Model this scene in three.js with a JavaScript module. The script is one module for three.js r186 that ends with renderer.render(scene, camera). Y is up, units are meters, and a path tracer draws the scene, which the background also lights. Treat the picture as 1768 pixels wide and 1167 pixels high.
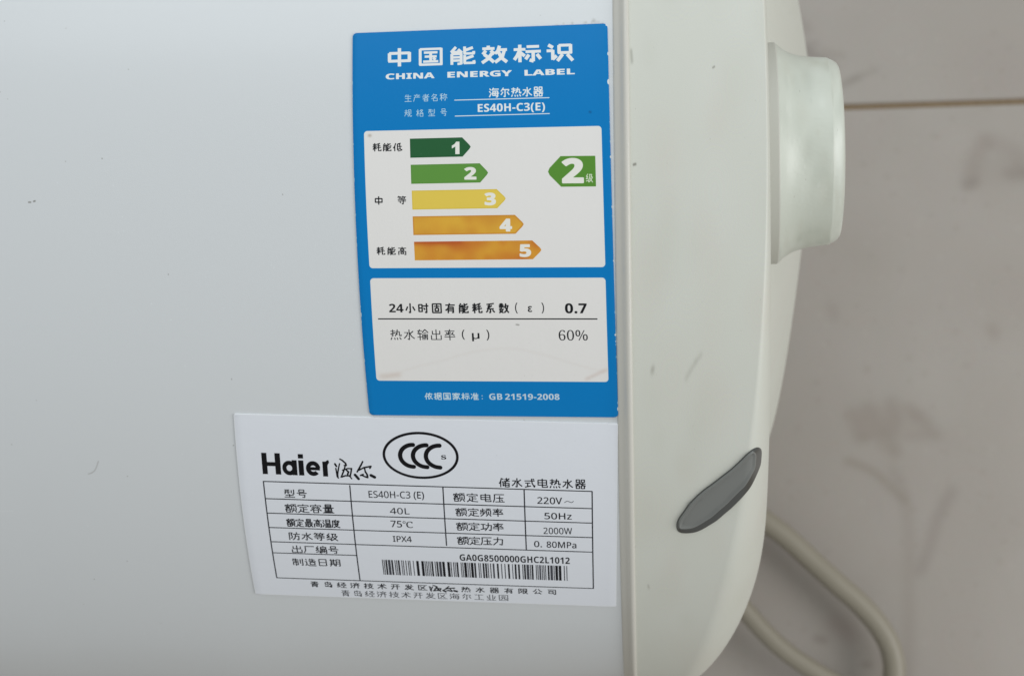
import * as THREE from 'three';
import { RoundedBoxGeometry } from 'three/addons/geometries/RoundedBoxGeometry.js';
import { RectAreaLightUniformsLib } from 'three/addons/lights/RectAreaLightUniformsLib.js';

// ---------------------------------------------------------------- camera, light, exposure
const K = 0.001, HY = 1.6;                                   // millimetres to metres, height of the tank's axis above the floor
const scene = new THREE.Scene();
const camera = new THREE.PerspectiveCamera(30.05, 1024 / 675, 0.02, 20);
camera.position.set(15.61 * K, HY - 97.1 * K, 513.34 * K);
camera.rotation.set(0.1069, 0.09945, -0.0006, 'YXZ');
camera.focus = 0.325; camera.userData.fStop = 16;
const renderer = new THREE.WebGLRenderer({ antialias: true });
renderer.setSize(1024, 675);
renderer.toneMapping = THREE.LinearToneMapping;
renderer.toneMappingExposure = 1.0;
renderer.shadowMap.enabled = true;
RectAreaLightUniformsLib.init();
scene.background = new THREE.Color(0.40, 0.405, 0.396);       // light bounced about the room
function areaLight(color, intensity, w, h, pos, target) {
  const l = new THREE.RectAreaLight(new THREE.Color(...color), intensity, w, h);
  l.position.set(pos[0], HY + pos[1], pos[2]); l.lookAt(target[0], HY + target[1], target[2]);
  scene.add(l); return l;
}
areaLight([0.87, 0.95, 1.0], 2.15, 1.4, 1.1, [-0.2, 1.1, 1.25], [0, 0, 0.1]);   // the window, high and in front
areaLight([1.0, 1.0, 0.985], 3.6, 0.8, 0.9, [1.15, -0.25, 0.84], [0.0, -0.05, 0.15]);   // a paler opening on the right

// ---------------------------------------------------------------- helpers
let seed = 20240611;
const rnd = () => { seed = (seed * 1664525 + 1013904223) >>> 0; return seed / 4294967296; };
const gauss = () => rnd() + rnd() + rnd() - 1.5;
function canvas(w, h) { const c = document.createElement('canvas'); c.width = w; c.height = h; return [c, c.getContext('2d')]; }
function colorMap(c) { const t = new THREE.CanvasTexture(c); t.colorSpace = THREE.SRGBColorSpace; t.anisotropy = 8; return t; }
function noiseMap(n, cells, amp = 1) {                         // seamless value noise, grey, for bump and roughness
  const data = new Uint8Array(n * n * 4), grids = cells.map((g) => ({ g, v: Array.from({ length: g * g }, rnd) }));
  for (let y = 0; y < n; y++) for (let x = 0; x < n; x++) {
    let s = 0, wsum = 0;
    grids.forEach(({ g, v }, k) => {
      const w = 1 / (k + 1), fx = (x / n) * g, fy = (y / n) * g, ix = Math.floor(fx), iy = Math.floor(fy);
      const sx = fx - ix, sy = fy - iy, ax = sx * sx * (3 - 2 * sx), ay = sy * sy * (3 - 2 * sy), at = (i, j) => v[((j + g) % g) * g + ((i + g) % g)];
      s += w * ((at(ix, iy) * (1 - ax) + at(ix + 1, iy) * ax) * (1 - ay) + (at(ix, iy + 1) * (1 - ax) + at(ix + 1, iy + 1) * ax) * ay); wsum += w;
    });
    const b = Math.max(0, Math.min(255, 128 + (s / wsum - 0.5) * 255 * amp)), i = (y * n + x) * 4;
    data[i] = data[i + 1] = data[i + 2] = b; data[i + 3] = 255;
  }
  const t = new THREE.DataTexture(data, n, n); t.magFilter = THREE.LinearFilter; t.minFilter = THREE.LinearMipmapLinearFilter; t.generateMipmaps = true;
  t.wrapS = t.wrapT = THREE.RepeatWrapping; t.needsUpdate = true; return t;
}
function repeated(t, u, v) { const c = t.clone(); c.repeat.set(u, v); c.needsUpdate = true; return c; }
// a quad grid: rows x cols points given by f(i, j) -> [x, y, z, u, v] in millimetres
function grid(rows, cols, f, flip = false) {
  const pos = [], uv = [], idx = [];
  for (let i = 0; i <= rows; i++) for (let j = 0; j <= cols; j++) { const p = f(i, j); pos.push(p[0] * K, p[1] * K, p[2] * K); uv.push(p[3] ?? 0, p[4] ?? 0); }
  for (let i = 0; i < rows; i++) for (let j = 0; j < cols; j++) {
    const a = i * (cols + 1) + j, b = a + 1, c = a + cols + 1, d = c + 1;
    if (flip) idx.push(a, b, c, b, d, c); else idx.push(a, c, b, b, c, d);
  }
  const g = new THREE.BufferGeometry();
  g.setAttribute('position', new THREE.Float32BufferAttribute(pos, 3)); g.setAttribute('uv', new THREE.Float32BufferAttribute(uv, 2)); g.setIndex(idx); g.computeVertexNormals();
  return g;
}
function part(name, g, m, parent, label) {
  const o = new THREE.Mesh(g, m); o.name = name; o.castShadow = o.receiveShadow = true; if (label) o.userData.label = label;
  parent.add(o); return o;
}
const std = (o) => new THREE.MeshPhysicalMaterial(o);

// ---------------------------------------------------------------- printed characters, drawn stroke by stroke in a 100 x 100 box
const COMP = {
  口: '0505-9505-9595-0595-0505', 日: '0505-9505-9595-0595-0505 0550-9550',
  木: '0328-9728 5202-5299 5032-3062-0585 5545-9265', 禾: '8502-1015 0530-9730 5212-5299 5032-3065-0580 5545-9570',
  亻: '8802-5042-0562 5540-5599', 氵: '2005-7522 0533-6050 1097-4080-8058', 讠: '2005-6020 0540-6040-6090-9572',
  纟: '7003-1535-7035-0865-8858 0592-9578', 刂: '1510-1570 8502-8595-4590', 夂: '4503-3025-0545 4020-8520-5555-0595 3535-6075-9897', 攵: '4003-2535-0545 3025-9825 8028-6268-0597 3035-5572-9897',
  页: '0506-9506 5208-4222 1222-1272 1222-9022-9072 5038-4868-0597 6572-9597', 土: '1028-9028 5002-5095 0395-9795', 扌: '0525-9525 5002-5095-2588 0368-9548', 阝: '0805-0899 0805-8505-5530-8552-7072-4075',
  月: '1505-1560-0298 1505-8805-8895-6092 1535-8835 1563-8863',
};
const GLYPH = {
  中: '1228-8828-8870-1270-1228 5002-5098', 国: '{口 5 4 95 98} 2528-7528 2850-7250 2277-7877 5028-5077 6058-6868',
  能: '2505-0832-4230 3418-4836 1042-1098 1042-4542-4594-3295 1060-4560 1077-4577 5804-5841-9241-9230 8810-5824 5850-5892-9492-9280 9055-5870',
  效: '0718-5018 2803-2818 1830-0848 3830-5048 4048-2575-0594 1350-3575-4892 {攵 52 3 98 96}', 标: '{木 2 2 44 98} 5015-9215 4642-9842 7242-7294-6088 5660-4582 8658-9882',
  识: '{讠 2 4 40 94} 4812-9012-9052-4852-4812 6062-4295 7862-9795', 生: '2805-1037 2027-9227 1255-8855 0593-9593 5004-5092',
  产: '5002-5014 1217-9017 3023-3736 7023-6038 1542-9242 1842-1570-0597', 者: '1520-7520 0542-9542 4503-4542 8808-5550-1070 {日 28 56 78 98}',
  名: '4003-2530-1042 3818-7818-5550-0870 3535-5045 {口 32 60 88 98}', 称: '{禾 2 3 46 98} 6503-5038 5820-9520-9034 7322-7394-6288 6045-5072 8542-9868',
  海: '{氵 2 5 27 97} 4502-3028 3815-9615 4035-3678-9278 4035-8635-8395-6895 2857-9857 5842-6550 5662-6472', 尔: '3503-1040 2822-8822-8038 5025-5094-3688 3045-1075 7045-9075',
  热: '{扌 3 3 46 64} 4822-8222-8258-9660-9648 6503-6235-4462 5035-6548 1575-0595 3878-4295 6078-6695 8275-9593', 水: '5003-5094-3688 0830-3830-2858-0582 8518-5840 5232-7065-9585',
  器: '{口 12 4 43 32} {口 57 4 88 32} 0547-9547 5034-3055-0566 5248-7060-9668 6835-7540 {口 12 66 43 97} {口 57 66 88 97}',
  规: '0622-4422 0345-4745 2503-2545-0592 2855-4578 5508-9008-9062 5508-5562 7225-7255-5097 7560-7592-9792-9780', 格: '{木 2 2 44 98} {夂 48 2 98 60} 5362-9262-9296-5396-5362',
  型: '0810-5010 0532-5432 2010-2032-0858 3810-3858 6712-6745 8805-8858-7655 1572-8572 0594-9594 5058-5094', 号: '{口 26 4 74 32} 0844-9444 3544-2864-7864-7494-5590',
  耗: '0818-4618 1032-4432 0446-4846 2703-2798 2650-0878 2850-4670 8505-5018 5238-9032 5058-9852 7012-7092-9792-9778', 低: '{亻 2 3 34 98} 8505-5016 5015-5084-7070 5042-9842 7412-8072-9887-9775 5596-8593',
  等: '2003-0520 1512-4412 2514-3224 6503-5020 6012-9512 7214-8024 1530-8530 0545-9545 5025-5045 0862-9462 6548-6595-5090 2870-3882',
  高: '5002-5014 0517-9517 3228-6828-6844-3244-3228 1098-1056-9056-9096-7594 3568-6568-6585-3585-3568', 级: '{纟 2 3 42 92} 4512-8512-7540-9540-7572-4096 5812-5545-3890 5845-7572-9896',
  小: '5003-5094-3688 2535-0872 7535-9572', 时: '{日 3 12 38 86} 4528-9828 8003-8094-6488 5248-6465', 固: '{口 4 4 96 98} 2432-7632 5016-5052 {口 32 50 68 80}',
  有: '0520-9520 4503-2855-0572 3045-3098 3040-8040-8093-6690 3056-8056 3073-8073', 系: '8505-1515 4518-2538-6032 6525-1858-8256 5056-5094-3890 2868-1090 7068-9090',
  数: '1208-2018 4008-3018 0325-5025 2703-2750 2628-0545 2830-4842 2548-1275-4595 4060-3082-0595 0462-5062 {攵 52 3 98 97}', 输: '0515-4515 2503-0842-4542 2630-2698 0372-4868 7003-4532 7003-9832 5835-8235 5048-5095 5048-6848-6893-6092 5062-6862 5077-6877 7848-7880 9045-9093-8290',
  出: '5003-5092 1815-1845-8245-8215 0855-0893-9293-9255', 率: '5002-5014 0816-9216 5016-3535-6032 6028-3050-7048 1828-3042 8228-6842 0855-2548 7245-9258 0470-9670 5055-5099',
  依: '{亻 2 3 34 98} 6502-6818 3620-9820 6520-3058 5042-5093-6880 6035-7568-9892 9038-7555', 据: '{扌 2 3 38 97} 4508-9208-9230-4530 4508-4560-3398 5045-9845 7332-7362 5563-9263-9296-5596-5563',
  家: '5002-5012 0830-0815-9215-9230 2030-8030 5030-0852 4040-6060-6095-4392 5052-0875 5865-0895 8542-6555 6555-9892', 准: '0815-2028 0585-2450 4803-3042 4225-4299 7003-7518 4228-9528 4248-9248 4268-9268 4292-9892 6828-6892',
  额: '2802-2812 0528-0515-5015-5026 2222-0848 2030-4230-0368 2035-4862 1268-4268-4294-1294-1268 {页 52 2 99 99}', 定: '5002-5014 0830-0816-9216-9230 2038-8038 5038-5092 5062-8462 3055-2580-0598 2675-5092-9796',
  容: '5002-5014 0830-0816-9216-9230 3828-1545 6228-8545 5035-0474 5035-9674 {口 28 64 72 98}', 量: '{日 24 2 76 32} 0541-9541 {日 20 48 80 78} 5048-5097 1587-8587 0497-9697',
  最: '{日 25 2 75 32} 0542-9542 1542-1590 4242-4299 1558-4258 1573-4273 0492-4885 5555-9055-8075-5097 5860-7580-9797', 温: '{氵 2 5 27 97} {日 40 3 90 48} 3858-9258-9294 3858-3894 5658-5694 7458-7494 2896-9996',
  度: '5002-5013 1215-9615 1515-1560-0397 2830-9430 4220-4248-7748 7720-7748 2858-8058-5085-2097 3660-6085-9797', 防: '{阝 4 4 38 98} 7002-7320 4025-9825 6025-5570-3597 5848-8848-8594-7090',
  厂: '1412-9512 1812-1865-0596', 编: '{纟 2 3 37 92} 6802-7012 4616-9216-9236-4636 4616-4665-3696 4848-4898 4848-9648-9694-8892 4868-9668 6248-6290 7848-7890',
  制: '1505-0525 1218-5518 0335-5835 3203-3299 1052-5052-5087-4284 1052-1090 {刂 68 3 96 98}', 造: '1008-2022 0340-1840-1878-0594 1880-4096-9896 5005-4025 4818-9018 3838-9838 6803-6838 4850-8850-8880-4880-4850',
  日: '{日 16 4 84 96}', 期: '0518-5018 1503-1568 3803-3868 1535-3835 1552-3852 0268-5268 1874-0597 3874-4892 {月 54 4 96 98}', 电: '1218-8818-8868-1268-1218 1243-8843 5003-5090-9590-9576',
  压: '1210-9510 1510-1560-0497 3050-8850 2292-9892 5825-5892 7265-8280', 频: '2503-2540 2520-4520 1018-1040 0340-5040 1250-0570 2745-2775 4550-2578-0597 {页 52 2 99 99}',
  功: '0520-4520 2520-2575 0382-4870 4832-9532-9094-7288 7003-6850-4097', 力: '1230-8830-8294-6088 4803-4555-0897', 储: '{亻 2 3 28 98} 3310-4020 2842-3842-3887-4872 5218-8818 4636-9836 7003-7036 9508-4858 {日 56 56 94 97}',
  式: '0528-9528 6805-7250-9292-9772 8006-9018 1050-5550 3250-3287 0893-6080', 青: '1510-8510 2025-8025 0840-9240 5003-5040 2552-2598 2552-7552-7594-6290 2566-7566 2580-7580',
  岛: '5002-4012 2214-7814-7438-6536 2214-2248-8848-8494-7088 4222-5532 4860-4882 2264-2282-7482 7464-7482', 经: '{纟 2 3 42 92} 4810-8810-4548 6228-9845 4857-9557 7257-7292 4293-9893',
  济: '{氵 2 5 27 97} 6502-6515 3018-9818 4222-6240-9752 8822-7040-3052 4852-4570-3397 8052-8098', 技: '{扌 2 3 40 97} 4222-9822 6902-6942 4642-9042-7572-4097 5048-7075-9897', 术: '0530-9530 5003-5098 4832-3065-0585 5232-7065-9582 6808-7818',
  开: '1012-9012 0545-9545 3212-3250-0897 6812-6898', 发: '2510-1835-9232 4803-3555-0592 3848-7848-6070-2297 4055-6080-9797 6805-7818', 区: '9510-1010-1093-9793 2830-7578 7525-2880',
  限: '{阝 4 4 40 98} 5008-8808-8850-5050 5029-8829 5008-5094-6882 6850-7578-9896 9058-7868', 公: '4005-2535-0552 6005-7535-9752 4548-2287-7880 6565-8896', 司: '1012-8812-8893-6888 1532-7032 {口 18 46 66 80}',
  工: '1015-9015 5015-5088 0490-9690', 业: '3505-3590 6505-6590 1030-2272 9030-7872 0493-9693', 园: '{口 4 4 96 98} 3028-7028 2446-7646 4246-3868-2280 5846-5874-7874-7662',
};
function glyphStrokes(text, x0 = 0, y0 = 0, x1 = 100, y1 = 100, out = []) {
  for (const m of text.matchAll(/\{(\S) (\d+) (\d+) (\d+) (\d+)\}|([\d-]+)/g)) {
    if (m[1]) { const [a, b, c, d] = m.slice(2, 6).map(Number); glyphStrokes(COMP[m[1]], x0 + (a / 100) * (x1 - x0), y0 + (b / 100) * (y1 - y0), x0 + (c / 100) * (x1 - x0), y0 + (d / 100) * (y1 - y0), out); }
    else out.push(m[6].split('-').map((p) => [x0 + (+p.slice(0, 2) / 99) * (x1 - x0), y0 + (+p.slice(2) / 99) * (y1 - y0)]));
  }
  return out;
}
// prints one line of text: from (x0, y0) to (x1, y1) along its lower edge, h high, in millimetres of the sheet; S pixels to a millimetre
function printer(ctx, S) {
  const place = (x0, y0, x1, y1) => { ctx.save(); ctx.translate(x0 * S, y0 * S); ctx.rotate(Math.atan2(y1 - y0, x1 - x0)); return Math.hypot(x1 - x0, y1 - y0); };
  return {
    han(text, x0, y0, x1, y1, h, { color = '#000', weight = 0.1, aspect = 1.05, hor = 1, alpha = 1, wobble = 0 } = {}) {
      const L = place(x0, y0, x1, y1), n = text.length, gw = n === 1 ? L : Math.min(h * aspect, (L / n) * 0.99), pitch = n === 1 ? 0 : (L - gw) / (n - 1);
      ctx.strokeStyle = color; ctx.lineJoin = 'miter'; ctx.miterLimit = 2; ctx.lineCap = 'butt'; ctx.globalAlpha = alpha;
      [...text].forEach((ch, i) => {
        for (const s of glyphStrokes(GLYPH[ch])) {
          for (let k = 1; k < s.length; k++) {                 // level strokes may be thinner than upright ones
            const p = s[k - 1], q = s[k], dx = Math.abs(q[0] - p[0]), dy = Math.abs(q[1] - p[1]), level = dy < dx * 0.25;
            ctx.lineWidth = weight * h * S * (level ? hor : 1);
            const e = weight * 0.42 * 100 * (k === 1 || k === s.length - 1 ? 0.35 : 1) / Math.max(1, Math.hypot(dx, dy));
            const X = (t) => (i * pitch + (t / 100) * gw) * S, Y = (t) => (t / 100 - 1) * h * S, w = () => wobble * gauss();
            ctx.beginPath();
            ctx.moveTo(X(p[0] - (q[0] - p[0]) * e * 0.6 + w()), Y(p[1] - (q[1] - p[1]) * e * 0.6 + w()));
            ctx.lineTo(X(q[0] + (q[0] - p[0]) * e * 0.6 + w()), Y(q[1] + (q[1] - p[1]) * e * 0.6 + w()));
            ctx.stroke();
          }
        }
      });
      ctx.restore();
    },
    latin(text, x0, y0, x1, y1, h, { color = '#000', font = 'bold sans-serif', fatten = 0, alpha = 1 } = {}) {
      const L = place(x0, y0, x1, y1) * S, size = 200, bold = font.startsWith('bold ') ? 'bold ' : '', family = font.replace('bold ', '');
      ctx.font = `${bold}${size}px ${family}`; ctx.fillStyle = ctx.strokeStyle = color; ctx.globalAlpha = alpha; ctx.lineJoin = 'round';
      const m = ctx.measureText(text), w = m.actualBoundingBoxRight + m.actualBoundingBoxLeft, hh = m.actualBoundingBoxAscent + m.actualBoundingBoxDescent;
      ctx.scale(L / w, (h * S) / hh); ctx.translate(m.actualBoundingBoxLeft, -m.actualBoundingBoxDescent);
      ctx.fillText(text, 0, 0);
      if (fatten) { ctx.lineWidth = fatten * size; ctx.strokeText(text, 0, 0); }
      ctx.restore();
    },
    rule(x0, y0, x1, y1, w, color) { ctx.strokeStyle = color; ctx.lineWidth = w * S; ctx.lineCap = 'butt'; ctx.beginPath(); ctx.moveTo(x0 * S, y0 * S); ctx.lineTo(x1 * S, y1 * S); ctx.stroke(); },
    poly(points, color) { ctx.fillStyle = color; ctx.beginPath(); points.forEach((p, i) => (i ? ctx.lineTo(p[0] * S, p[1] * S) : ctx.moveTo(p[0] * S, p[1] * S))); ctx.closePath(); ctx.fill(); },
    brush(points, w, color = '#000') {                        // a line that swells in its middle, for the written logo
      ctx.strokeStyle = color; ctx.lineCap = 'round';
      for (let k = 1; k < points.length; k++) { ctx.lineWidth = w * S * (0.75 + 0.5 * Math.sin((k / points.length) * Math.PI)); ctx.beginPath(); ctx.moveTo(points[k - 1][0] * S, points[k - 1][1] * S); ctx.lineTo(points[k][0] * S, points[k][1] * S); ctx.stroke(); }
    },
  };
}
function roundedPanel(ctx, S, c, r, color) {                   // a panel with rounded corners through four corner points
  ctx.fillStyle = color; ctx.beginPath();
  const mid = (a, b) => [(a[0] + b[0]) / 2 * S, (a[1] + b[1]) / 2 * S];
  ctx.moveTo(...mid(c[3], c[0]));
  for (let i = 0; i < 4; i++) { const n = c[(i + 1) % 4]; ctx.arcTo(c[i][0] * S, c[i][1] * S, ...mid(c[i], n), r * S); ctx.lineTo(...mid(c[i], n)); }
  ctx.closePath(); ctx.fill();
}
function soil(ctx, w, h, n, color, size, alpha) {              // loose grains of dirt
  for (let i = 0; i < n; i++) { ctx.globalAlpha = alpha * (0.3 + 0.7 * rnd()); ctx.fillStyle = color; ctx.beginPath(); ctx.ellipse(rnd() * w, rnd() * h, size * (0.4 + rnd()), size * (0.4 + rnd() * 0.6), rnd() * 3, 0, 7); ctx.fill(); }
  ctx.globalAlpha = 1;
}
function smear(ctx, pts, width, color, alpha, blur) {          // a soft worn or printed stroke
  ctx.save(); ctx.filter = `blur(${blur}px)`; ctx.globalAlpha = alpha; ctx.strokeStyle = color; ctx.lineCap = ctx.lineJoin = 'round'; ctx.lineWidth = width;
  ctx.beginPath(); ctx.moveTo(pts[0][0], pts[0][1]);
  if (pts.length === 1) ctx.lineTo(pts[0][0] + 0.1, pts[0][1]);
  for (let i = 1; i < pts.length; i++) { const q = pts[i], n = pts[i + 1] ?? q; ctx.quadraticCurveTo(q[0], q[1], (q[0] + n[0]) / 2, (q[1] + n[1]) / 2); }
  ctx.stroke(); ctx.restore();
}

function blot(ctx, x, y, r, color, alpha) {                     // a soft round patch of slightly different tone
  const g = ctx.createRadialGradient(x, y, 0, x, y, r), [R1, G1, B1] = [1, 3, 5].map((k) => parseInt(color.slice(k, k + 2), 16));
  for (const [t, a] of [[0, 1], [0.4, 0.75], [0.7, 0.3], [1, 0]]) g.addColorStop(t, `rgba(${R1},${G1},${B1},${a * alpha})`);
  ctx.fillStyle = g; ctx.fillRect(x - r, y - r, 2 * r, 2 * r);
}

// ---------------------------------------------------------------- the wall of tiles behind
const speckle = noiseMap(256, [128, 64, 24]), wave = noiseMap(256, [6, 13, 40], 1.1);
const TILE_W = 300, TILE_H = 450, JOINT = 3.0, JX = 20, JY = 113;
function tilePicture(marks) {                                   // glaze with its faint printed sprig and grime, 3.4 pixels to a millimetre
  const P = 3.4, [c, x] = canvas(Math.round(TILE_W * P), Math.round(TILE_H * P));
  x.fillStyle = '#a69f98'; x.fillRect(0, 0, c.width, c.height);
  for (let i = 0; i < 220; i++) blot(x, rnd() * c.width, rnd() * c.height, 40 + rnd() * 120, ['#9c938b', '#afaaa3', '#a89f9a'][i % 3], 0.16);
  for (let i = 0; i < 700; i++) blot(x, rnd() * c.width, rnd() * c.height, 3 + rnd() * 9, rnd() < 0.6 ? '#958c81' : '#b0aba3', 0.2);
  soil(x, c.width, c.height, 240, '#8d8377', 1.2, 0.16);
  marks?.(x, (pts) => pts.map(([a, b]) => [(a - JX) * P, (b) * P]), P);
  return colorMap(c);
}
const glaze = (map) => std({ map, roughness: 0.42, bumpMap: repeated(wave, 2, 3), bumpScale: 0.00025, clearcoat: 0.25, clearcoatRoughness: 0.25 });
const lowerGlaze = glaze(tilePicture((x, at, P) => {
  const y = (v) => JY - v, m = (pts) => at(pts.map(([a, b]) => [a, y(b)]));
  const petal = (pts, w, a, col = '#857b70') => smear(x, m(pts), w * P, col, a * 0.8, 8);
  petal([[136, -65], [139, -70], [141, -76]], 9, 0.34); petal([[145, -62], [149, -69], [151, -76]], 9, 0.36, '#857b70'); petal([[158, -59], [160, -66], [157, -74]], 9, 0.36, '#857b70');
  petal([[167, -61], [170, -66]], 6, 0.34, '#857b70'); petal([[172, -66], [177, -71], [182, -77]], 6, 0.36, '#857b70'); petal([[151, -83], [160, -85]], 6, 0.22); petal([[138, -79], [146, -77]], 4, 0.34); petal([[166, -77], [181, -77]], 4, 0.3, '#857b70');
  petal([[157, -81], [159, -87]], 7, 0.34, '#857b70'); petal([[144, -70], [170, -70]], 20, 0.15, '#857b70');
  smear(x, m([[132, -91], [145, -95], [155, -105], [163, -113]]), 4 * P, '#8a8175', 0.5, 6);
  smear(x, m([[157, -96], [163, -106], [165, -130], [163, -165], [161, -220]]), 5 * P, '#8e857d', 0.42, 9);
  smear(x, m([[189, -108], [181, -120], [177, -135], [170, -152]]), 6 * P, '#887e76', 0.42, 8);
  smear(x, m([[206, 66], [209, 82], [216, 90]]), 9 * P, '#8a7f77', 0.34, 9); smear(x, m([[216, 90], [228, 88], [238, 74]]), 9 * P, '#8a7f77', 0.26, 10); smear(x, m([[212, 74], [236, 76]]), 18 * P, '#90867e', 0.24, 16);
  smear(x, m([[204, 65], [209, 67]]), 5 * P, '#7e756d', 0.4, 7); smear(x, m([[228, 71], [242, 70]]), 7 * P, '#817870', 0.4, 8);
  smear(x, m([[214, -17], [216, -21]]), 6 * P, '#847b72', 0.34, 8); smear(x, m([[126, -3], [128, -10]]), 5 * P, '#847b72', 0.28, 8); smear(x, m([[120, 40], [150, 20]]), 16 * P, '#938a80', 0.16, 20);
  smear(x, m([[112, -189], [117, -190]]), 3.4 * P, '#7a7166', 0.4, 5); smear(x, m([[123, -180], [130, -186]]), 10 * P, '#8d7a72', 0.3, 12); smear(x, m([[137, -203], [141, -203]]), 2.6 * P, '#7a7166', 0.4, 4);
  soil(x, TILE_W * P, TILE_H * P, 160, '#736a5f', 1.5, 0.16);
}));
const upperGlaze = glaze(tilePicture((x, at, P) => {
  const m = (pts) => at(pts.map(([a, b]) => [a, JY + TILE_H - b]));
  smear(x, m([[115, 149], [120, 144], [127, 142], [133, 136]]), 4.4 * P, '#766d66', 0.45, 6); smear(x, m([[114, 146], [121, 151]]), 6 * P, '#7a726a', 0.34, 8); smear(x, m([[134, 125], [141, 128], [146, 130.5]]), 3.2 * P, '#736a62', 0.34, 6); smear(x, m([[140, 128], [149, 131.5], [157, 134.5]]), 1.8 * P, '#736a62', 0.3, 5);
  smear(x, m([[104, 175], [110, 168], [117, 160]]), 7 * P, '#7b736b', 0.3, 9); smear(x, m([[126, 147], [138, 143]]), 3 * P, '#7e756d', 0.3, 6);
}));
const plainGlaze = glaze(tilePicture());
const wall = new THREE.Group(); wall.name = 'wall'; wall.userData = { label: 'grey beige tiled wall behind the white water heater', kind: 'structure' };
wall.position.set(0, HY, -0.213); wall.rotation.z = 0.0045; scene.add(wall);
const [gc, gx] = canvas(512, 512); gx.fillStyle = '#86745c'; gx.fillRect(0, 0, 512, 512); soil(gx, 512, 512, 3000, '#5c4e3c', 3, 0.3); soil(gx, 512, 512, 1500, '#85775f', 3, 0.3);
const groutMap = colorMap(gc); groutMap.wrapS = groutMap.wrapT = THREE.RepeatWrapping; groutMap.repeat.set(20, 20);
const bed = part('grout', new THREE.BoxGeometry(2.4, 2.4, 0.05), std({ map: groutMap, roughness: 0.95, bumpMap: repeated(speckle, 40, 40), bumpScale: 0.0006 }), wall); bed.position.set(0, 0, -0.0262);
const tileShape = new RoundedBoxGeometry((TILE_W - JOINT) * K, (TILE_H - JOINT) * K, 8 * K, 4, 1.5 * K);
{ const p = tileShape.attributes.position, u = tileShape.attributes.uv; for (let i = 0; i < p.count; i++) u.setXY(i, p.getX(i) / (TILE_W * K) + 0.5, p.getY(i) / (TILE_H * K) + 0.5); }
for (let col = -1; col <= 1; col++) for (let row = -1; row <= 0; row++) {
  const t = part('tile', tileShape, col ? plainGlaze : row ? lowerGlaze : upperGlaze, wall);
  t.position.set((JX + (col + 0.5) * TILE_W) * K, (JY + (row + 0.5) * TILE_H) * K, -4 * K);
  if (wall.children.length > 2) t.name = 'tile_' + String(wall.children.length - 2).padStart(3, '0');
}

// ---------------------------------------------------------------- the water heater
const R = 202.6;
const heater = new THREE.Group(); heater.name = 'water_heater'; heater.position.set(0, HY, 0);
heater.userData = { label: 'white storage water heater with blue energy label and white rating sticker', category: 'water heater' };
scene.add(heater);
// cross section: round in front, a little flattened below and above
const sine = (a) => (Math.abs(a) < Math.PI / 2 ? Math.abs(Math.sin(a)) : 1);
const outer = (a, x = 20) => R + 1 - (32 - 22 * Math.max(0, Math.min(1, (14 - x) / 120))) * sine(a) ** 7;
const around = (x, r, a) => [x, r * Math.sin(a), r * Math.cos(a)];
const enamelBump = repeated(noiseMap(256, [90, 45], 1), 30, 40);
const [bc, bx] = canvas(1400, 1800);                             // specks and a hair on the enamel: x -160..12, arc -170..60 mm
bx.fillStyle = '#dde1e4'; bx.fillRect(0, 0, 1400, 1800);
soil(bx, 1400, 1800, 46, '#77766f', 1.9, 0.5); soil(bx, 1400, 1800, 150, '#eef4f6', 1.8, 0.5);
const onBody = (x, s) => [((x + 160) / 172) * 1400, ((60 - s) / 230) * 1800];
smear(bx, [onBody(-135.5, -101.5), onBody(-133.6, -101.2), onBody(-131.8, -97.5)], 1.4, '#7b7872', 0.5, 0.8);
smear(bx, [onBody(-144, -26), onBody(-143.4, -26)], 2.4, '#5d5a52', 0.7, 0.6); smear(bx, [onBody(-142.6, -25.8), onBody(-142.2, -25.7)], 2.6, '#5d5a52', 0.8, 0.6);
for (let i = 0; i < 14; i++) { const q = onBody(-5 + 14 * rnd(), 17.3 + 0.7 * gauss()); blot(bx, q[0], q[1], 3 + 4 * rnd(), '#9b9a90', 0.22); }
const enamel = std({ map: colorMap(bc), roughness: 0.34, clearcoat: 0.35, clearcoatRoughness: 0.2, bumpMap: enamelBump, bumpScale: 0.00002 });
const bodyEnd = 11.4, NB = 220;
part('tank_shell', grid(24, NB, (i, j) => {
  const a = -Math.PI + (j / NB) * 2 * Math.PI, x = i === 0 ? -440 : -160 + (i - 1) / 23 * (160 + bodyEnd), s = R * a;
  return [...around(x, outer(a, x) - 1, a), Math.max(0, Math.min(1, (x + 160) / 172)), Math.max(0, Math.min(1, (s + 170) / 230))];
}), enamel, heater);
// rolled rim between the shell and the end cap
const rimLine = [[10.2, -1.5], [10.4, -0.3], [10.9, 0.1], [11.7, 0.35], [12.2, 0.6], [12.6, 1.1], [13.0, 1.55], [13.5, 1.75], [14.0, 1.7], [14.35, 1.35], [14.5, 0.8], [14.52, -1.6]];
const rimMat = std({ color: new THREE.Color(0.67, 0.655, 0.60), roughness: 0.42, clearcoat: 0.2, bumpMap: enamelBump, bumpScale: 0.00003 });
part('rim', grid(rimLine.length - 1, NB, (i, j) => { const a = -Math.PI + (j / NB) * 2 * Math.PI; return around(rimLine[i][0], outer(a) - 0.6 + rimLine[i][1], a); }), rimMat, heater, 'cream rolled rim between the shell and the end cap');
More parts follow.
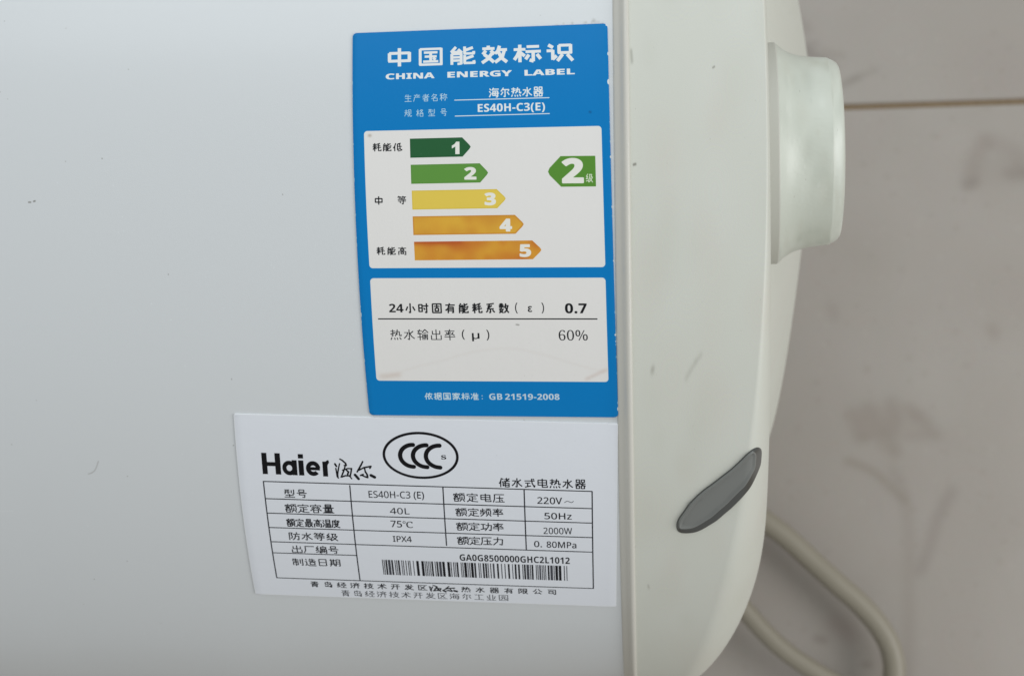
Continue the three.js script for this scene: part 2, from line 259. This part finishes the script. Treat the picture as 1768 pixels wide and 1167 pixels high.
// end cap: a straight skirt, a crease in front that softens to a big rounded corner below, then a shallow cone
function capSection(a) {
  const s = sine(a), w = s ** 2.5, x0 = 48.24 - 33.74 * w, xc = 49.54 + 13.04 * w, n = 2 - 0.52 * w, Rc = outer(a), rc = R - 5 - 110 * w, k0 = 0.7 + 0.3 * w ** 0.89;
  return { x0, xc, n, Rc, rc, k0, d: 0.1 * w };
}
function capRadius(x, a) {
  const { x0, xc, n, Rc, rc, d } = capSection(a), l = Math.max(0, Math.min(1, (x - x0) / (xc - x0))), t = l * l * (1 + d) / (l + d + 1e-9);   // eases in where the shoulder begins
  return rc + (Rc - rc) * (1 - t ** n) ** (1 / n); }
const [cc, cx] = canvas(700, 2048);                              // dirt on the cap: x 14..56, arc -190..70 mm
cx.fillStyle = '#d8dad1'; cx.fillRect(0, 0, 700, 2048);
const onCap = (x, s) => [((x - 14) / 42) * 700, ((70 - s) / 260) * 2048];
for (let i = 0; i < 120; i++) blot(cx, rnd() * 700, rnd() * 2048, 50 + 90 * rnd(), ['#cfd1c6', '#dddfd8', '#d6d2c8'][i % 3], 0.22);
soil(cx, 700, 2048, 80, '#7d7a6c', 1.5, 0.26);
smear(cx, [onCap(15.2, -20.2), onCap(15.9, -20)], 4, '#5d5a50', 0.7, 1.4); smear(cx, [onCap(35.3, 3.8), onCap(35.8, 4.1)], 3.2, '#6a675c', 0.6, 1.2); smear(cx, [onCap(28, -74.5), onCap(30.5, -70)], 9, '#8f8e83', 0.26, 4); smear(cx, [onCap(30.5, -70), onCap(32, -68)], 6, '#86857a', 0.3, 4);
smear(cx, [onCap(19.4, -72.6), onCap(19.7, -71.6)], 11, '#8b897d', 0.45, 4); smear(cx, [onCap(18, -139), onCap(18.2, -140)], 7, '#8b897d', 0.4, 3); smear(cx, [onCap(15, 9), onCap(15.2, 6)], 7, '#6a675a', 0.4, 3);
const capPlastic = std({ map: colorMap(cc), roughness: 0.5, clearcoat: 0.12, clearcoatRoughness: 0.35, bumpMap: repeated(speckle, 6, 37), bumpScale: 0.00003 });
const CA = 260, SH = 40, DO = 60;
function capGeometry(mirror) {
  return grid(2 + SH + DO, CA, (i, j) => {
    const a = -Math.PI + (j / CA) * 2 * Math.PI, { x0, xc, n, Rc, rc, k0 } = capSection(a);
    let x, r, dy = 0;
    if (i < 2) { x = 14.35 + (x0 - 14.35) * (i / 2); r = Rc; }
    else if (i <= 2 + SH) { const t = ((i - 2) / SH) * Math.PI / 2; x = x0 + (xc - x0) * Math.sin(t) ** (2 / n); r = capRadius(x, a); }
    else { const k = 1 - (i - 2 - SH) / DO; x = xc + 1.5 * (1 - k) + (87.78 - xc) * Math.max(0, 1 - k / k0) ** 0.6; r = rc * k; dy = 44.05 * (1 - k * k); }
    const p = around(x, r, a); p[1] += dy;
    if (mirror) p[0] = -426 - p[0];
    return [...p, Math.max(0, Math.min(1, (x - 14) / 42)), Math.max(0, Math.min(1, (R * a + 190) / 260))];
  }, mirror);
}
part('end_cap', capGeometry(false), capPlastic, heater, 'right end cap of off white plastic');
part('end_cap_001', capGeometry(true), capPlastic, heater, 'left end cap of off white plastic');

// indicator window: bezel that follows the cap, with a lens set into it
const outline = [[25.66, -33.03], [26.19, -32.49], [27.25, -31.96], [28.75, -31.23], [30.71, -30.52], [32.8, -29.91], [35.03, -29.37], [37.25, -28.8], [39.46, -28.24], [40.92, -27.81], [42.38, -27.36], [43.68, -26.94], [44.87, -26.67], [45.8, -26.59], [46.68, -26.67], [47.54, -26.98], [47.87, -27.38], [47.85, -27.85], [47.68, -28.43], [46.63, -29.05], [45.07, -29.81], [43.54, -30.32], [41.91, -30.87], [40.15, -31.48], [38.22, -32.05], [36.29, -32.64], [34.18, -33.12], [32.51, -33.47], [30.83, -33.72], [29.14, -33.83], [27.6, -33.84], [26.52, -33.76], [25.82, -33.51]]
  .map(([x, d]) => new THREE.Vector2(x, (d * Math.PI / 180) * R));
const smooth = new THREE.CatmullRomCurve3(outline.map((p) => new THREE.Vector3(p.x, p.y, 0)), true, 'catmullrom', 0.5).getPoints(120).slice(0, 120).map((p) => new THREE.Vector2(p.x, p.y));
const mean = smooth.reduce((s, p) => s.add(p), new THREE.Vector2()).divideScalar(smooth.length);
function inset(d, shift = [0, 0]) {                              // the outline moved inwards by d
  return smooth.map((p, i) => { const q = smooth[(i + 3) % 120], o = smooth[(i + 117) % 120], t = q.clone().sub(o).normalize(); const nrm = new THREE.Vector2(t.y, -t.x); if (nrm.dot(mean.clone().sub(p)) < 0 && Math.abs(nrm.dot(mean.clone().sub(p))) > 0) nrm.negate(); return new THREE.Vector2(p.x + nrm.x * d + shift[0], p.y + nrm.y * d + shift[1]); });
}
function onCapSurface(p, lift) { const a = p.y / R, r = capRadius(Math.min(p.x, capSection(a).xc - 0.3), a) + lift; return around(p.x + lift * 0.15, r, a); }
function rings(list, close) {
  const rows = list.length - 1 + (close ? 8 : 0);
  return grid(rows, 120, (i, j) => {
    const k = Math.min(i, list.length - 1), [pts, lift] = list[k]; let p = pts[j % 120];
    if (i >= list.length) { const f = (i - list.length + 1) / 8, spine = new THREE.Vector2(mean.x + (p.x - mean.x) * 0.82 * (1 - 0), mean.y + (p.x - mean.x) * 0.24); p = p.clone().lerp(spine, f); }
    return onCapSurface(p, lift);
  }, false);
}
const bezelMat = std({ color: new THREE.Color(0.07, 0.073, 0.07), roughness: 0.35, clearcoat: 0.4, clearcoatRoughness: 0.2, side: THREE.DoubleSide });
const lensMat = std({ color: new THREE.Color(0.2, 0.207, 0.198), roughness: 0.38, clearcoat: 0.5, clearcoatRoughness: 0.2, bumpMap: repeated(speckle, 3, 3), bumpScale: 0.00002, side: THREE.DoubleSide });
const SHIFT = [-0.7, 0.75];
const windowPart = part('indicator_window', rings([[inset(-0.1), -0.6], [inset(-0.05), 0.15], [inset(0.25), 0.4], [inset(1.15, SHIFT), 0.9], [inset(1.25, SHIFT), 0.88], [inset(1.3, SHIFT), 0.4]], false), bezelMat, heater, 'dark grey leaf shaped indicator window on the right end cap');
part('lens', rings([[inset(1.1, SHIFT), 0.5], [inset(1.16, SHIFT), 0.95], [inset(1.32, SHIFT), 1.08], [inset(1.5, SHIFT), 1.02], [inset(1.9, SHIFT), 0.62], [inset(2.2, SHIFT), 0.55]], true), lensMat, windowPart);

// ---------------------------------------------------------------- energy label
const W = '#eeecea', BLUE = '#007fc8';
function sticker(name, quad, size, map, rough, radius, label, thick = 0.32) {
  const [TL, TR, BR, BL] = quad, [w, h] = size, nu = 48, stops = [];
  for (let i = 0; i <= 6; i++) stops.push(radius * (1 - Math.cos((i / 6) * Math.PI / 2)));
  for (let i = 1; i < 60; i++) stops.push(radius + (i / 60) * (h - 2 * radius));
  for (let i = 6; i >= 0; i--) stops.push(h - radius * (1 - Math.cos((i / 6) * Math.PI / 2)));
  const inX = (v) => { const d = Math.min(v, h - v); return d >= radius ? 0 : radius - Math.sqrt(Math.max(0, radius * radius - (radius - d) ** 2)); };
  const at = (u, v, lift) => {
    const a = u / w, b = v / h, m = (k) => (1 - a) * (1 - b) * TL[k] + a * (1 - b) * TR[k] + a * b * BR[k] + (1 - a) * b * BL[k];
    const x = m(0), s = m(1);
    return [...around(x, outer(s / R, x) - 1 + lift, s / R), a, 1 - b];
  };
  const rows = stops.length + 1;
  const g = grid(rows, nu + 2, (i, j) => {                        // the outermost rows and columns fold down on to the shell
    const k = Math.max(0, Math.min(stops.length - 1, i - 1)), v = stops[k], e = inX(v), t = Math.max(0, Math.min(1, (j - 1) / nu));
    return at(e + t * (w - 2 * e), v, i === 0 || i === rows || j === 0 || j === nu + 2 ? -0.1 : thick);
  });
  const o = part(name, g, std({ map, roughness: rough, specularIntensity: 0.35, bumpMap: repeated(wave, 3, 3), bumpScale: 0.00004 }), heater, label);
  return o;
}
{
  const S = 19, w = 66, h = 101.3, [c, x] = canvas(Math.round(w * S), Math.round(h * S)), p = printer(x, S);
  x.fillStyle = BLUE; x.fillRect(0, 0, c.width, c.height);
  const white = '#f1f3f4';
  const T = { color: white, weight: 0.185, hor: 0.85, aspect: 1.6 };
  for (const [ch, a, y, b, hh] of [['中', 8.66, 9.75, 15.91, 5.3], ['国', 16.86, 9.81, 24.03, 5.24], ['能', 25.03, 9.83, 32.38, 5.3], ['效', 33.24, 9.8, 40.55, 5.2], ['标', 41.58, 9.8, 49.11, 5.2], ['识', 49.97, 9.9, 57.37, 5.2]]) p.han(ch, a + 0.25, y - 0.2, b - 0.25, y - 0.2, hh - 0.35, '国能'.includes(ch) ? { ...T, weight: 0.155 } : T);
  const wide = { color: white, font: 'bold sans-serif', fatten: 0.035 };
  p.latin('CHINA', 8.78, 12.94, 21.39, 13.01, 1.5, wide); p.latin('ENERGY', 24.86, 12.99, 41.33, 13.1, 1.5, wide); p.latin('LABEL', 44.71, 13.12, 57.39, 13.15, 1.45, wide);
  p.han('生产者名称', 13.52, 19.09, 24.65, 19.07, 2.0, { color: '#c3dcee', weight: 0.085, aspect: 0.98 }); p.han('规格型号', 13.46, 22.99, 24.59, 23.04, 1.95, { color: '#c3dcee', weight: 0.085, aspect: 0.98 });
  p.han('海尔热水器', 35.42, 18.6, 49.34, 18.68, 2.55, { color: white, weight: 0.12, aspect: 1.02 }); p.latin('ES40H-C3(E)', 32.47, 22.68, 49.68, 22.75, 2.5, { color: white, font: 'bold sans-serif' });
  p.rule(26.49, 18.99, 50.88, 19.08, 0.24, '#e6eef4'); p.rule(26.55, 23.14, 50.87, 23.17, 0.24, '#e6eef4');
  roundedPanel(x, S, [[2.85, 26.4], [63.88, 26.65], [63.9, 62.05], [3.0, 61.83]], 0.9, W); roundedPanel(x, S, [[3.0, 64.41], [63.85, 64.7], [63.78, 91.7], [2.75, 91.66]], 0.9, W);
  const bars = [['#2a623b', '#205431', 14.8, 28.32, 30.45, 28.7, 33.6], ['#639a45', '#558a37', 14.84, 32.65, 34.75, 35.42, 40.3], ['#ecd05a', '#dcc03f', 14.92, 36.8, 39.05, 42.05, 46.9], ['#e6ae40', '#cf8a34', 14.92, 41.27, 43.45, 48.65, 53.4], ['#e09e38', '#c05a2a', 14.98, 45.5, 47.75, 55.15, 59.9]];
  bars.forEach(([col, edge, a, b, tip, t, bt], k) => {
    const shape = [[a, t], [b, t], [tip - 0.35, (t + bt) / 2 - 0.55], [tip, (t + bt) / 2], [tip - 0.35, (t + bt) / 2 + 0.55], [b, bt], [a, bt]];
    p.poly(shape, col);
    x.save(); x.beginPath(); shape.forEach((q, i) => (i ? x.lineTo(q[0] * S, q[1] * S) : x.moveTo(q[0] * S, q[1] * S))); x.closePath(); x.clip();
    if (k > 2) for (let i = 0; i < 34; i++) { const u = a + (tip - a) * rnd(), e = i % 3 ? (rnd() < 0.5 ? 0.03 : 0.97) : rnd(); blot(x, u * S, (t + (bt - t) * e + 0.3 * gauss()) * S, 36 + 50 * rnd(), e > 0.1 && e < 0.9 ? '#e8ba45' : edge, 0.24); }
    if (k === 4) smear(x, [[a * S, t * S], [(a + 6) * S, (t + 0.3) * S], [(a + 12) * S, t * S]], 26, '#bd5a2a', 0.7, 8);
    x.strokeStyle = edge; x.lineWidth = k > 2 ? 9 : 5; x.filter = 'blur(2px)'; x.stroke(); x.filter = 'none';
    x.restore();
  });
  const digit = { color: '#f2f1ea', font: 'bold sans-serif', fatten: 0.06 };
  p.poly([[25.6, 30.75], [26.3, 30.35], [26.75, 29.75], [27.6, 29.75], [27.55, 32.95], [26.45, 32.95], [26.5, 31.0], [25.6, 31.5]], '#f2f1ea'); p.latin('2', 28.75, 39.4, 31.55, 39.45, 3.0, digit); p.latin('3', 33.75, 46.0, 36.4, 46.05, 3.0, digit); p.latin('4', 37.4, 52.65, 40.3, 52.7, 3.0, digit); p.latin('5', 42.3, 59.2, 44.95, 59.2, 3.0, digit);
  p.poly([[53.34, 34.05], [62.12, 34.16], [62.11, 41.84], [53.29, 41.76], [50.45, 38.8], [50.06, 37.91], [50.45, 37.0]], '#5c9338');
  p.latin('2', 53.75, 40.75, 58.85, 40.8, 6.0, { ...digit, fatten: 0.05 }); p.han('级', 59.56, 40.83, 61.33, 40.86, 2.31, { color: '#dfe9d2', weight: 0.09 });
  const ink = '#1d1f22';
  p.han('耗能低', 4.95, 31.75, 12.64, 31.88, 2.17, { color: ink, weight: 0.13, aspect: 1.06, hor: 0.75 }); p.han('中', 5.05, 45.47, 7.32, 45.51, 2.15, { color: ink, weight: 0.14 }); p.han('等', 11.06, 45.48, 13.4, 45.52, 2.14, { color: ink, weight: 0.12, hor: 0.75 }); p.han('耗能高', 5.01, 58.39, 12.9, 58.47, 2.07, { color: ink, weight: 0.13, aspect: 1.08, hor: 0.75 });
  p.latin('24', 7.5, 73.34, 11.3, 73.36, 2.25, { color: ink }); p.han('小时固有能耗系数', 11.75, 73.58, 38.8, 73.66, 2.65, { color: ink, weight: 0.14, aspect: 1.0, hor: 0.85 });
  p.latin('(', 40.4, 73.71, 41.1, 73.71, 2.75, { color: ink, font: 'sans-serif' }); p.latin('ε', 43.65, 73.37, 44.77, 73.38, 1.55, { color: ink }); p.latin(')', 47.2, 73.73, 47.9, 73.73, 2.75, { color: ink, font: 'sans-serif' }); p.latin('0.7', 53.26, 73.75, 58.8, 73.76, 2.57, { color: '#14161a', fatten: 0.012 });
  p.rule(4.44, 75.05, 61.47, 75.2, 0.3, '#26282b');
  p.han('热水输出率', 7.33, 80.69, 24.52, 80.69, 2.9, { color: '#2c2e31', weight: 0.088, aspect: 1.03, hor: 0.7 }); p.latin('(', 26.2, 80.6, 27.0, 80.6, 2.64, { color: ink, font: 'sans-serif' }); p.latin('μ', 28.85, 80.95, 30.76, 80.95, 2.1, { color: ink, font: 'sans-serif', fatten: 0.02 }); p.latin(')', 32.6, 80.69, 33.4, 80.69, 2.75, { color: ink, font: 'sans-serif' }); p.latin('60%', 51.35, 80.77, 58.85, 80.77, 2.7, { color: '#25272a', font: 'serif' });
  p.han('依据国家标准', 15.25, 96.81, 29.62, 96.79, 1.95, { color: '#d6e6f0', weight: 0.13, aspect: 1.1 }); p.latin(':', 30.4, 96.6, 30.7, 96.6, 1.1, { color: '#cfe0ec', font: 'sans-serif' }); p.latin('GB', 32.39, 96.73, 35.87, 96.7, 1.72, { color: '#cfe0ec' }); p.latin('21519-2008', 36.57, 96.69, 50.9, 96.63, 1.66, { color: '#cfe0ec' });
  // wear: specks, a brown water mark, nicks along the right edge where the film has chipped
  soil(x, c.width, c.height, 220, '#8b8781', 1.6, 0.25); soil(x, c.width, c.height, 160, '#ffffff', 1.5, 0.2);
  smear(x, [[5 * S, 91 * S], [12 * S, 88 * S], [20 * S, 86.5 * S], [27 * S, 84 * S], [38 * S, 82.5 * S], [46 * S, 84 * S], [55 * S, 87 * S], [63 * S, 89 * S]], 7, '#c3b3a9', 0.12, 6);
  smear(x, [[58 * S, 91 * S], [60 * S, 90 * S], [63.4 * S, 88.4 * S]], 14, '#d0b8ae', 0.4, 6); smear(x, [[4 * S, 90.5 * S], [9 * S, 90 * S]], 20, '#cdb7a8', 0.4, 9); smear(x, [[40.5 * S, 76.6 * S], [41.2 * S, 76.7 * S]], 5, '#7d7a76', 0.8, 2); smear(x, [[4.2 * S, 27.6 * S], [4.5 * S, 27.6 * S]], 12, '#a89a8a', 0.7, 4); smear(x, [[61 * S, 23 * S], [61.2 * S, 23.1 * S]], 9, '#0b4a7c', 0.7, 3);
  for (const [yy, ww, hh] of [[0.4, 0.9, 0.5], [8.1, 0.35, 0.8], [15.4, 0.7, 1.2], [34.5, 0.3, 0.6], [79.3, 0.5, 0.5], [81, 0.25, 0.3], [99, 0.35, 0.9], [60.5, 0.2, 0.4], [47, 0.2, 0.6]]) { x.fillStyle = '#e9eef0'; x.beginPath(); x.ellipse(w * S, yy * S, ww * S * 0.55, hh * S * 0.6, 0, 0, 7); x.fill(); }
  for (let i = 0; i < 22; i++) { x.fillStyle = '#dfe8ec'; x.globalAlpha = 0.7; x.fillRect((w - 0.12 * rnd()) * S, rnd() * h * S, 5, 4 + 10 * rnd()); x.fillRect(0, rnd() * h * S, 3 * rnd(), 6 + 14 * rnd()); } x.globalAlpha = 1;
  sticker('energy_label', [[-57.03, 16.55], [9.06, 16.75], [10.6, -85.12], [-54.99, -84.12]], [w, h], colorMap(c), 0.42, 1.1, 'blue energy label with five coloured grade arrows and two white panels');
}
// ---------------------------------------------------------------- rating sticker
{
  const S = 19, w = 103.2, h = 61, [c, x] = canvas(Math.round(w * S), Math.round(h * S)), p = printer(x, S);
  x.fillStyle = '#ecf0f8'; x.fillRect(0, 0, c.width, c.height);
  const ink = '#17181d', H = { color: ink, weight: 0.112, aspect: 1.16, hor: 0.85 };
  // the maker's name
  x.save(); x.translate(6.85 * S, 11.25 * S); x.scale(0.03256 * S, 0.0362 * S); x.fillStyle = x.strokeStyle = '#101014';
  x.fillRect(0, 0, 44, 180); x.fillRect(112, 0, 46, 180); x.fillRect(0, 76, 158, 34);
  x.lineWidth = 36; x.beginPath(); x.ellipse(231, 122, 42, 44, 0, 0, 7); x.stroke(); x.fillRect(255, 54, 42, 128);
  x.fillRect(310, 54, 44, 128); x.fillRect(310, 2, 44, 36);
  x.beginPath(); x.ellipse(433, 120, 43, 45, 0, 0.75, 6.2); x.stroke(); x.fillRect(392, 108, 98, 26);
  x.fillRect(514, 58, 42, 126); x.beginPath(); x.moveTo(516, 110); x.quadraticCurveTo(530, 50, 566, 44); x.lineTo(572, 66); x.quadraticCurveTo(552, 84, 552, 120); x.fill();
  x.restore();
  const sc = (ox, oy, sx, sy) => (pts) => pts.map(([a, b]) => [ox + (a - 925) * sx, oy + (b - 612 - (a - 925) * 0.036) * sy]);
  const writing = [[[[927, 492], [938, 512]], 1.2], [[[932, 530], [936, 560], [940, 600], [948, 612]], 1], [[[966, 490], [955, 530], [945, 575], [946, 610]], 0.9], [[[972, 452], [990, 462], [1018, 488], [1022, 505], [1006, 506]], 1.1], [[[1018, 495], [1003, 540], [985, 580], [972, 604]], 1], [[[988, 545], [1030, 532], [1066, 532], [1058, 570], [1048, 600], [1062, 618]], 1], [[[980, 602], [1010, 592], [1052, 594]], 1.1], [[[1022, 545], [1038, 560], [1030, 580]], 1.2],
    [[[1164, 474], [1150, 500], [1122, 545], [1112, 560]], 1.1], [[[1130, 545], [1170, 525], [1232, 514], [1222, 530]], 1.1], [[[1176, 530], [1182, 560], [1196, 585], [1198, 608], [1178, 602], [1148, 588]], 1.2], [[[1092, 585], [1106, 602], [1120, 620]], 1.8], [[[1140, 590], [1162, 582]], 1.1], [[[1228, 590], [1258, 606]], 1.9]];
  for (const [pts, k] of writing) p.brush(sc(26.98, 18.3, 0.0323, 0.0362)(pts), 0.36 * k, '#101014');
  // the oval mark with three letters
  x.strokeStyle = '#101014'; x.lineWidth = 0.72 * S; x.beginPath(); x.ellipse(50.55 * S, 10.72 * S, 9.95 * S, 6.62 * S, 0, 0, 7); x.stroke();
  for (const [left, tip] of [[44.42, 48.6], [47.9, 52.25], [51.4, 55.76]]) { x.lineWidth = 1.2 * S; x.beginPath(); x.ellipse(tip * S, 10.82 * S, (tip - left - 0.6) * S, 3.25 * S, 0, Math.PI / 2, Math.PI * 1.5); x.stroke(); }
  p.latin('s', 56.12, 11.64, 57.52, 11.59, 1.3, { color: ink, font: 'bold serif' });
  p.han('储水式电热水器', 71.51, 19.43, 94.86, 19.18, 2.9, { ...H, aspect: 1.02 });
  // table
  const rl = 0.3, dark = '#202228';
  p.rule(6.65, 20.1, 96.57, 19.84, rl, dark); p.rule(6.8, 20, 7.1, 53.9, rl * 1.1, dark); p.rule(96.5, 19.8, 96.82, 53.6, rl * 1.1, dark); p.rule(7.02, 53.9, 96.88, 53.55, rl, dark);
  for (const [a, b] of [[25.62, 25.2], [30.4, 29.88], [35.3, 34.72], [40.3, 39.78]]) p.rule(7.0, a, 96.55, b, rl, dark);
  p.rule(7.15, 44.34, 30.85, 44.14, rl, dark); p.rule(30.73, 20.4, 31.0, 53.8, rl * 1.1, dark); p.rule(56.26, 20.02, 56.41, 39.4, rl * 1.1, dark); p.rule(78.26, 20.0, 78.45, 39.8, rl * 1.1, dark);
  for (const a of [['型号', 12.21, 25.0, 18.71, 24.96, 2.7], ['额定容量', 12.12, 29.96, 25.9, 29.62, 2.85], ['防水等级', 12.26, 39.44, 26.09, 39.2, 2.8], ['出厂编号', 12.55, 44.0, 26.04, 43.8, 2.75], ['制造日期', 12.3, 48.86, 26.17, 48.56, 2.8],
    ['额定电压', 58.97, 24.45, 72.93, 24.25, 2.75], ['额定频率', 59.44, 29.15, 72.54, 28.8, 2.66], ['额定功率', 59.45, 33.94, 72.55, 33.6, 2.75], ['额定压力', 59.48, 38.85, 72.39, 38.5, 2.85]]) p.han(...a, H);
  p.han('额定最高温度', 12.13, 34.74, 27.12, 34.51, 2.75, { ...H, aspect: 0.86, weight: 0.125, hor: 0.8 });
  const A = { color: ink, font: 'sans-serif', fatten: 0.022 }, B = { color: '#24262b', font: 'sans-serif', fatten: 0.014 };
  p.latin('ES40H-C3', 35.77, 24.17, 47.27, 23.95, 2.2, { ...A, fatten: 0.012 }); p.latin('(E)', 48.2, 24.35, 51.0, 24.3, 2.6, A); p.latin('40L', 41.32, 29.22, 46.72, 29.14, 2.05, { ...A, fatten: 0.008 });
  p.latin('75', 41.26, 33.62, 44.4, 33.62, 2.15, A); x.strokeStyle = ink; x.lineWidth = 0.16 * S; x.beginPath(); x.ellipse(45.05 * S, 31.85 * S, 0.33 * S, 0.33 * S, 0, 0, 7); x.stroke(); p.latin('C', 45.6, 33.65, 47.43, 33.63, 2.1, { ...B, font: 'serif' }); p.latin('IPX4', 41.57, 38.66, 46.83, 38.56, 2.0, A);
  p.latin('220V', 81.8, 24.25, 88.46, 24.16, 2.1, A); smear(x, [[89.1 * S, 23.6 * S], [89.7 * S, 23.0 * S], [90.4 * S, 23.3 * S], [91.0 * S, 23.6 * S], [91.5 * S, 23.1 * S]], 3.2, ink, 0.9, 0.4); p.latin('50Hz', 83.65, 29.11, 91.01, 28.94, 2.05, A); p.latin('2000W', 83.33, 34.07, 91.12, 33.86, 2.15, B); p.latin('0.', 80.62, 38.66, 82.79, 38.72, 2.1, A); p.latin('80MPa', 84.08, 38.73, 92.22, 38.65, 2.15, A);
  p.latin('GA0G8500000GHC2L1012', 59.83, 44.63, 90.38, 44.39, 2.4, { color: ink, font: 'bold sans-serif' });
  { let bx0 = 37.9; const M = 0.235; let k = 0; while (bx0 < 90.3) { const wbar = [1, 1, 2, 1, 3, 2, 1][Math.floor(rnd() * 7)] * M, gap = [1, 1, 2, 1, 3][Math.floor(rnd() * 5)] * M, d = -0.1 - (bx0 - 37.9) * 0.004; if (bx0 + wbar > 90.6) break; p.poly([[bx0, 45.45 + d], [bx0 + wbar, 45.45 + d], [bx0 + wbar + 0.06, 51.12 + d], [bx0 + 0.06, 51.12 + d]], k++ % 5 === 3 ? '#4b4d55' : '#17181d'); bx0 += wbar + gap; } }
  const foot = { color: '#24262b', weight: 0.135, aspect: 1.18, hor: 0.75, wobble: 0.5 };
  p.han('青岛经济技术开发区', 16.4, 57.1, 50.0, 56.8, 2.3, foot); p.han('热水器有限公司', 59.6, 56.95, 86.49, 56.7, 2.25, foot);
  for (const [pts, k] of writing) p.brush(sc(50.6, 57.0, 0.0232, 0.0148)(pts), 0.3 * k, '#24262b');
  p.han('青岛经济技术开发区海尔工业园', 24.88, 60.5, 72.89, 60.0, 2.6, { color: '#2b2d33', weight: 0.09, aspect: 1.1, hor: 0.75 });
  soil(x, c.width, c.height, 120, '#7f828a', 1.5, 0.28);
  x.strokeStyle = '#f4f7fb'; x.lineWidth = 5; x.strokeRect(1, 1, c.width - 2, c.height - 2);
  sticker('rating_sticker', [[-91.92, -83.58], [10.5, -86.9], [8.94, -148.9], [-94.79, -143.68]], [w, h], colorMap(c), 0.4, 0.5, 'white rating sticker with a black table and barcode');
}

// ---------------------------------------------------------------- the knob on the end cap
const [kc, kx] = canvas(1024, 512); kx.fillStyle = '#d3d8ce'; kx.fillRect(0, 0, 1024, 512);
for (let i = 0; i < 380; i++) { const bx1 = rnd() * 1024, by1 = rnd() * 512, br = 8 + rnd() * 34; for (const o of [-1024, 0, 1024]) blot(kx, bx1 + o, by1, br, ['#bcc2b8', '#e6eae2', '#c9cabd'][i % 3], 0.24); }
soil(kx, 1024, 512, 60, '#e8ece4', 7, 0.25); soil(kx, 1024, 512, 40, '#868577', 2, 0.4);
const knobMat = std({ map: colorMap(kc), roughness: 0.42, clearcoat: 0.3, clearcoatRoughness: 0.3, bumpMap: repeated(wave, 6, 1), bumpScale: 0.00012 });
const collarMat = std({ color: new THREE.Color(0.60, 0.60, 0.55), roughness: 0.5 });
const lathe = (pts) => { const g = new THREE.LatheGeometry(pts.map(([r, y]) => new THREE.Vector2(r * K, y * K)), 96); return g; };
const knob = part('control_knob', lathe([[31.2, 1.9], [31.0, 2.2], [30.2, 3.0], [29.2, 4.3], [28.4, 5.7], [27.8, 7.2], [27.3, 9.0], [26.95, 11], [26.7, 13.5], [26.5, 15.8], [26.42, 16.1], [26.2, 16.5], [25.6, 17.7], [25.0, 18.6], [24.2, 19.1], [23, 19.3], [20, 19.0], [0.01, 18.6]]), knobMat, heater, 'off white round control knob on the end of the heater');
knob.position.set(54.2 * K, -6 * K, 153 * K);
knob.quaternion.setFromUnitVectors(new THREE.Vector3(0, 1, 0), new THREE.Vector3(Math.cos(0.075), 0, Math.sin(0.075)));
part('knob_collar', lathe([[31.5, -9], [31.5, 1.5], [31.4, 1.8], [31.0, 2.0], [27, 2.0]]), collarMat, knob);

// ---------------------------------------------------------------- cords hanging against the tiles
function cord(name, pts, r, label) {
  const curve = new THREE.CatmullRomCurve3(pts.map((p) => new THREE.Vector3(p[0] * K, HY + p[1] * K, p[2] * K)), false, 'centripetal');
  const o = new THREE.Mesh(new THREE.TubeGeometry(curve, 160, r * K, 20, false), cordMat); o.name = name; o.castShadow = o.receiveShadow = true;
  o.userData = { label, category: 'cord', group: 'cords hanging behind the heater' }; scene.add(o); return o;
}
const cordMat = std({ color: new THREE.Color(0.31, 0.28, 0.222), roughness: 0.4, clearcoat: 0.2, clearcoatRoughness: 0.3, bumpMap: repeated(speckle, 40, 2), bumpScale: 0.00006 });
cord('power_cord', [[20, -60, -196], [50, -93, -196], [74, -115.5, -194], [83.2, -122.3, -193], [95.8, -132.0, -193], [107.8, -143.2, -193], [121.5, -156, -192], [133.6, -167, -192], [143, -178, -192], [148.5, -188, -192], [150.8, -197, -192], [150.9, -205, -192], [149, -216, -192], [142, -231, -192], [128, -246, -192], [105, -258, -194]], 6.0, 'beige cord bending round and down, the upper of two behind the heater');
cord('power_cord_001', [[20, -110, -188], [45, -138, -188], [61, -157.5, -188], [71, -169.3, -188], [80.5, -180.2, -188], [92, -191.3, -188], [104, -199.8, -188], [117, -207.5, -188], [132, -215, -188], [150, -224, -190], [165, -240, -194], [172, -262, -196]], 5.2, 'beige cord sloping straight down at the lower edge, the lower of two');

renderer.render(scene, camera);
